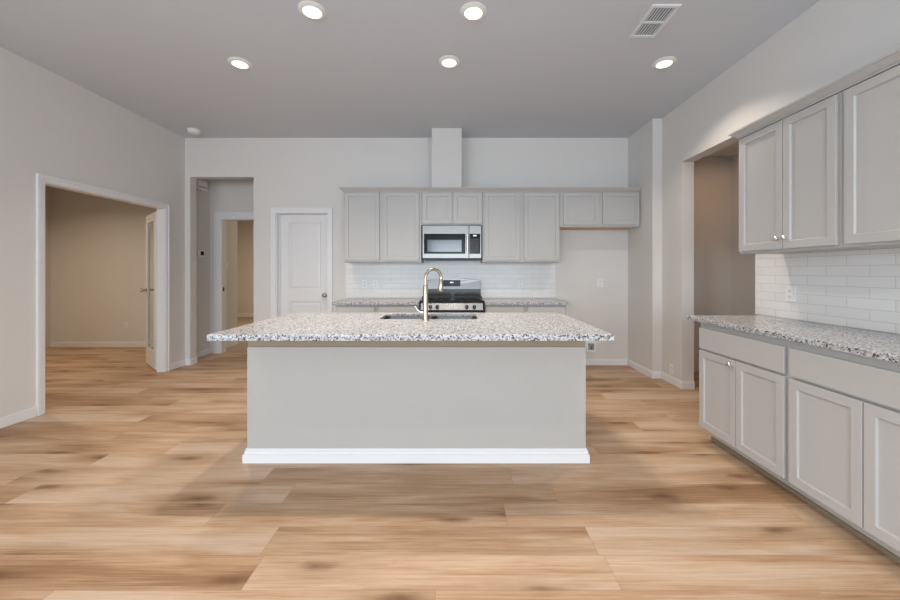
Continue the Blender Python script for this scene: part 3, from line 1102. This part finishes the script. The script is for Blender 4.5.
hd.tube([(hx, 4.578, 1.533), (hx, 4.603, 1.533)], 0.008).tube([(hx, 4.578, 1.722), (hx, 4.603, 1.722)], 0.008)
hd.build('handle', M_STEELV, dr, smooth=True)
pn = MB(fm_).slab(XD + 0.003, MX1, MZ0 + 0.012, MZ1, 0.001, 0.030).build('control_panel', M_STEEL, mw, 0.004)
kp = MB(fm_).box(XD + 0.010, MX1 - 0.016, 0.030, 0.032, 1.500, 1.752).build('keypad', M_BGLASS, pn, 0.001)
for r in range(7):
    for c in range(4):
        MB(fm_).box(0.172 + c * 0.028, 0.172 + c * 0.028 + 0.013, 0.032, 0.0326, 1.520 + r * 0.026, 1.520 + r * 0.026 + 0.006).build('button', M_GPLAST, kp)
MB(fm_).box(0.205, 0.245, 0.032, 0.0326, 1.722, 1.736).build('clock_display', M_DIGIT, kp)
m = MB()
m.box(MX0 + 0.03, MX1 - 0.03, 4.645, 4.80, MZ0 - 0.012, MZ0 - 0.001)
m.build('vent_grille', M_DPLAST, mw)


# ------------------------------------------------------------------ outlets and switches
def outlet(fm, u, w, label, name='power_outlet', pw=0.072, ph=0.115, gang=1, kind='outlet', group=None):
    t = thing(name, fm(u, 0, w), label, 'light switch' if kind == 'switch' else 'power outlet', group)
    PW = pw * gang
    MB(fm).box(u - PW / 2, u + PW / 2, 0.0006, 0.006, w - ph / 2, w + ph / 2).build('cover_plate', M_WPLAST, t, 0.002)
    for g in range(gang):
        c = u + (g - (gang - 1) / 2) * pw
        if kind == 'outlet':
            for s in (-1, 1):
                zc = w + s * 0.021
                sk = MB(fm).box(c - 0.017, c + 0.017, 0.006, 0.0075, zc - 0.014, zc + 0.014).build('socket', M_WPLAST, t, 0.001)
                mm = MB(fm)
                mm.box(c - 0.009, c - 0.006, 0.0075, 0.0079, zc - 0.004, zc + 0.008)
                mm.box(c + 0.006, c + 0.009, 0.0075, 0.0079, zc - 0.004, zc + 0.008)
                mm.box(c - 0.003, c + 0.003, 0.0075, 0.0079, zc - 0.011, zc - 0.006)
                mm.build('slot', M_SLOT, sk)
        else:
            MB(fm).box(c - 0.016, c + 0.016, 0.006, 0.009, w - 0.033, w + 0.033).build('rocker', M_WPLAST, t, 0.001)
    return t


fbs = back_frame(YB - 0.009)
GO = 'outlets on the back tile'
outlet(fbs, (364.8 - 457) * 4.97 / 365, 1.105, 'white outlet on tile left of the range, nearer the pantry door', group=GO)
outlet(fbs, (375.5 - 457) * 4.97 / 365, 1.105, 'white outlet on tile left of the range, nearer the range', group=GO)
outlet(fbs, (520.5 - 457) * 4.97 / 365, 1.110, 'white outlet on the tile right of the range', group=GO)
outlet(back_frame(YB), 1.953, 1.120, 'white outlet at mid height on the fridge niche wall', pw=0.078)
outlet(right_frame(XR - 0.009), 2.664, 1.110, 'white outlet on tile above the right counter', pw=0.078)
outlet(right_frame(XR), 4.155, 0.160, 'white outlet low on wall just above baseboard near the tall opening')
outlet(back_frame(6.18), -5.60, 0.37, 'white outlet low on the far wall of the study')
outlet(lambda u, v, w: (-3.85 + v, u, w), 6.10, 1.385, 'white light switch seen through the far hall doorway', 'light_switch', kind='switch')

# water supply box in the niche
wb = thing('water_supply_box', (1.826, YB, 0.25), 'white framed water valve box low in the fridge niche', 'water box')
fwb = back_frame(YB)
MB(fwb).ring(1.760, 1.894, 0.180, 0.322, 0.0006, 0.012, 0.026).build('frame', M_WPLAST, wb, 0.002)
MB(fwb).box(1.784, 1.870, 0.0006, 0.003, 0.204, 0.298).build('back_panel', M_GPLAST, wb)
MB(fwb).lathe([(0.009, 0), (0.009, 0.04), (0, 0.04)], (1.835, 0.010, 0.218), (0, 0, 1), 12).lathe([(0.02, 0), (0.02, 0.008), (0, 0.008)], (1.835, 0.010, 0.258), (0, 0, 1), 12).build('valve', M_VALVE, wb, smooth=True)

# thermostat and alarm box in the hall
fh = lambda u, v, w: (-3.85 + v, u, w)
th = thing('thermostat', (-3.85, 5.47, 1.55), 'white thermostat with black screen on the hall wall', 'thermostat')
MB(fh).box(5.405, 5.545, 0.0006, 0.022, 1.495, 1.605).build('case', M_WPLAST, th, 0.004)
MB(fh).box(5.450, 5.520, 0.022, 0.0235, 1.520, 1.580).build('screen', M_BGLASS, th)
al = thing('door_chime', (-3.85, 5.40, 2.56), 'white chime box high on the hall wall near the ceiling', 'chime')
MB(fh).box(5.31, 5.51, 0.0006, 0.085, 2.485, 2.64).build('case', M_WPLAST, al, 0.008)
MB(fh).box(5.33, 5.49, 0.085, 0.088, 2.515, 2.535).build('grille', M_GPLAST, al)

# ------------------------------------------------------------------ ceiling fittings
CANS = [(0.115, 2.565, 'round recessed ceiling light, right one of the nearer pair', 0),
        (-1.012, 2.553, 'round recessed ceiling light, left one of the nearer pair', 0),
        (-0.068, 3.173, 'round recessed ceiling light, middle of the farther row of three', 0),
        (-1.900, 3.196, 'round recessed ceiling light, leftmost of the farther row of three', 0),
        (1.810, 3.190, 'round recessed ceiling light beside the vent, rightmost of the farther row', 0)]
# added fill lights in the same fittings, over the unseen room behind the camera
for (x, y) in ((-2.6, 0.9), (-0.1, 0.9), (1.5, 0.9), (-2.6, -1.2), (-0.1, -1.2), (1.5, -1.2)):
    CANS.append((x, y, 'added round recessed fill light over the room behind the camera', 1))
CAN_W = 13.0
for (x, y, lab, _) in CANS:
    t = thing('recessed_light', (x, y, CEIL), lab, 'ceiling light', 'added fill lights behind the camera' if _ else 'recessed kitchen lights')
    MB().lathe([(0.094, -0.0005), (0.095, -0.004), (0.068, -0.015), (0.0625, -0.015), (0.0620, -0.0005)], (x, y, CEIL), (0, 0, 1), 40).build('trim_ring', M_WPLAST, t, smooth=True)
    MB().lathe([(0.0615, -0.0008), (0.0615, -0.0150), (0.04, -0.0156), (0, -0.016)], (x, y, CEIL), (0, 0, 1), 40).build('lens', M_LENS, t, smooth=True)
    l = area('can_lamp', (0, 0, -0.018), (0, 0, 0), 0.118, 0.118, CAN_W * (0.55 if _ else 1.1), CAN, 'DISK', math.radians(120))
    l.parent = t

vt = thing('ceiling_vent', (1.435, 2.665, CEIL), 'white rectangular slatted air vent in the ceiling', 'vent')
VX0, VX1, VY0, VY1 = 1.336, 1.534, 2.492, 2.839
MB(lambda u, v, w: (u, w, CEIL - v)).ring(VX0, VX1, VY0, VY1, 0.0006, 0.010, 0.026).build('frame', M_VENT, vt, 0.002)
MB().box(VX0 + 0.02, VX1 - 0.02, VY0 + 0.02, VY1 - 0.02, CEIL - 0.002, CEIL - 0.0006).build('duct', M_DUCT, vt)
MB().box(VX0 + 0.026, VX1 - 0.026, (VY0 + VY1) / 2 - 0.008, (VY0 + VY1) / 2 + 0.008, CEIL - 0.011, CEIL - 0.003).build('cross_bar', M_VENT, vt)
for k in range(7):
    sx = VX0 + 0.034 + k * (VX1 - VX0 - 0.068 - 0.007) / 6
    for (a, b) in ((VY0 + 0.026, (VY0 + VY1) / 2 - 0.008), ((VY0 + VY1) / 2 + 0.008, VY1 - 0.026)):
        MB().frustum((sx + 0.004, sx + 0.008, a, b), CEIL - 0.009, (sx, sx + 0.004, a, b), CEIL - 0.003).build('slat', M_SLAT, vt)

sd = thing('smoke_detector', (-3.39, 4.70, CEIL), 'small round white smoke detector on the ceiling near left corner', 'smoke detector')
MB().lathe([(0.075, -0.0005), (0.075, -0.012), (0.070, -0.014)], (-3.39, 4.70, CEIL), (0, 0, 1), 32).build('mounting_plate', M_WPLAST, sd, smooth=True)
MB().lathe([(0.066, -0.0142), (0.066, -0.034), (0.056, -0.044), (0.02, -0.047), (0, -0.047)], (-3.39, 4.70, CEIL), (0, 0, 1), 32).build('cover', M_WPLAST, sd, smooth=True)
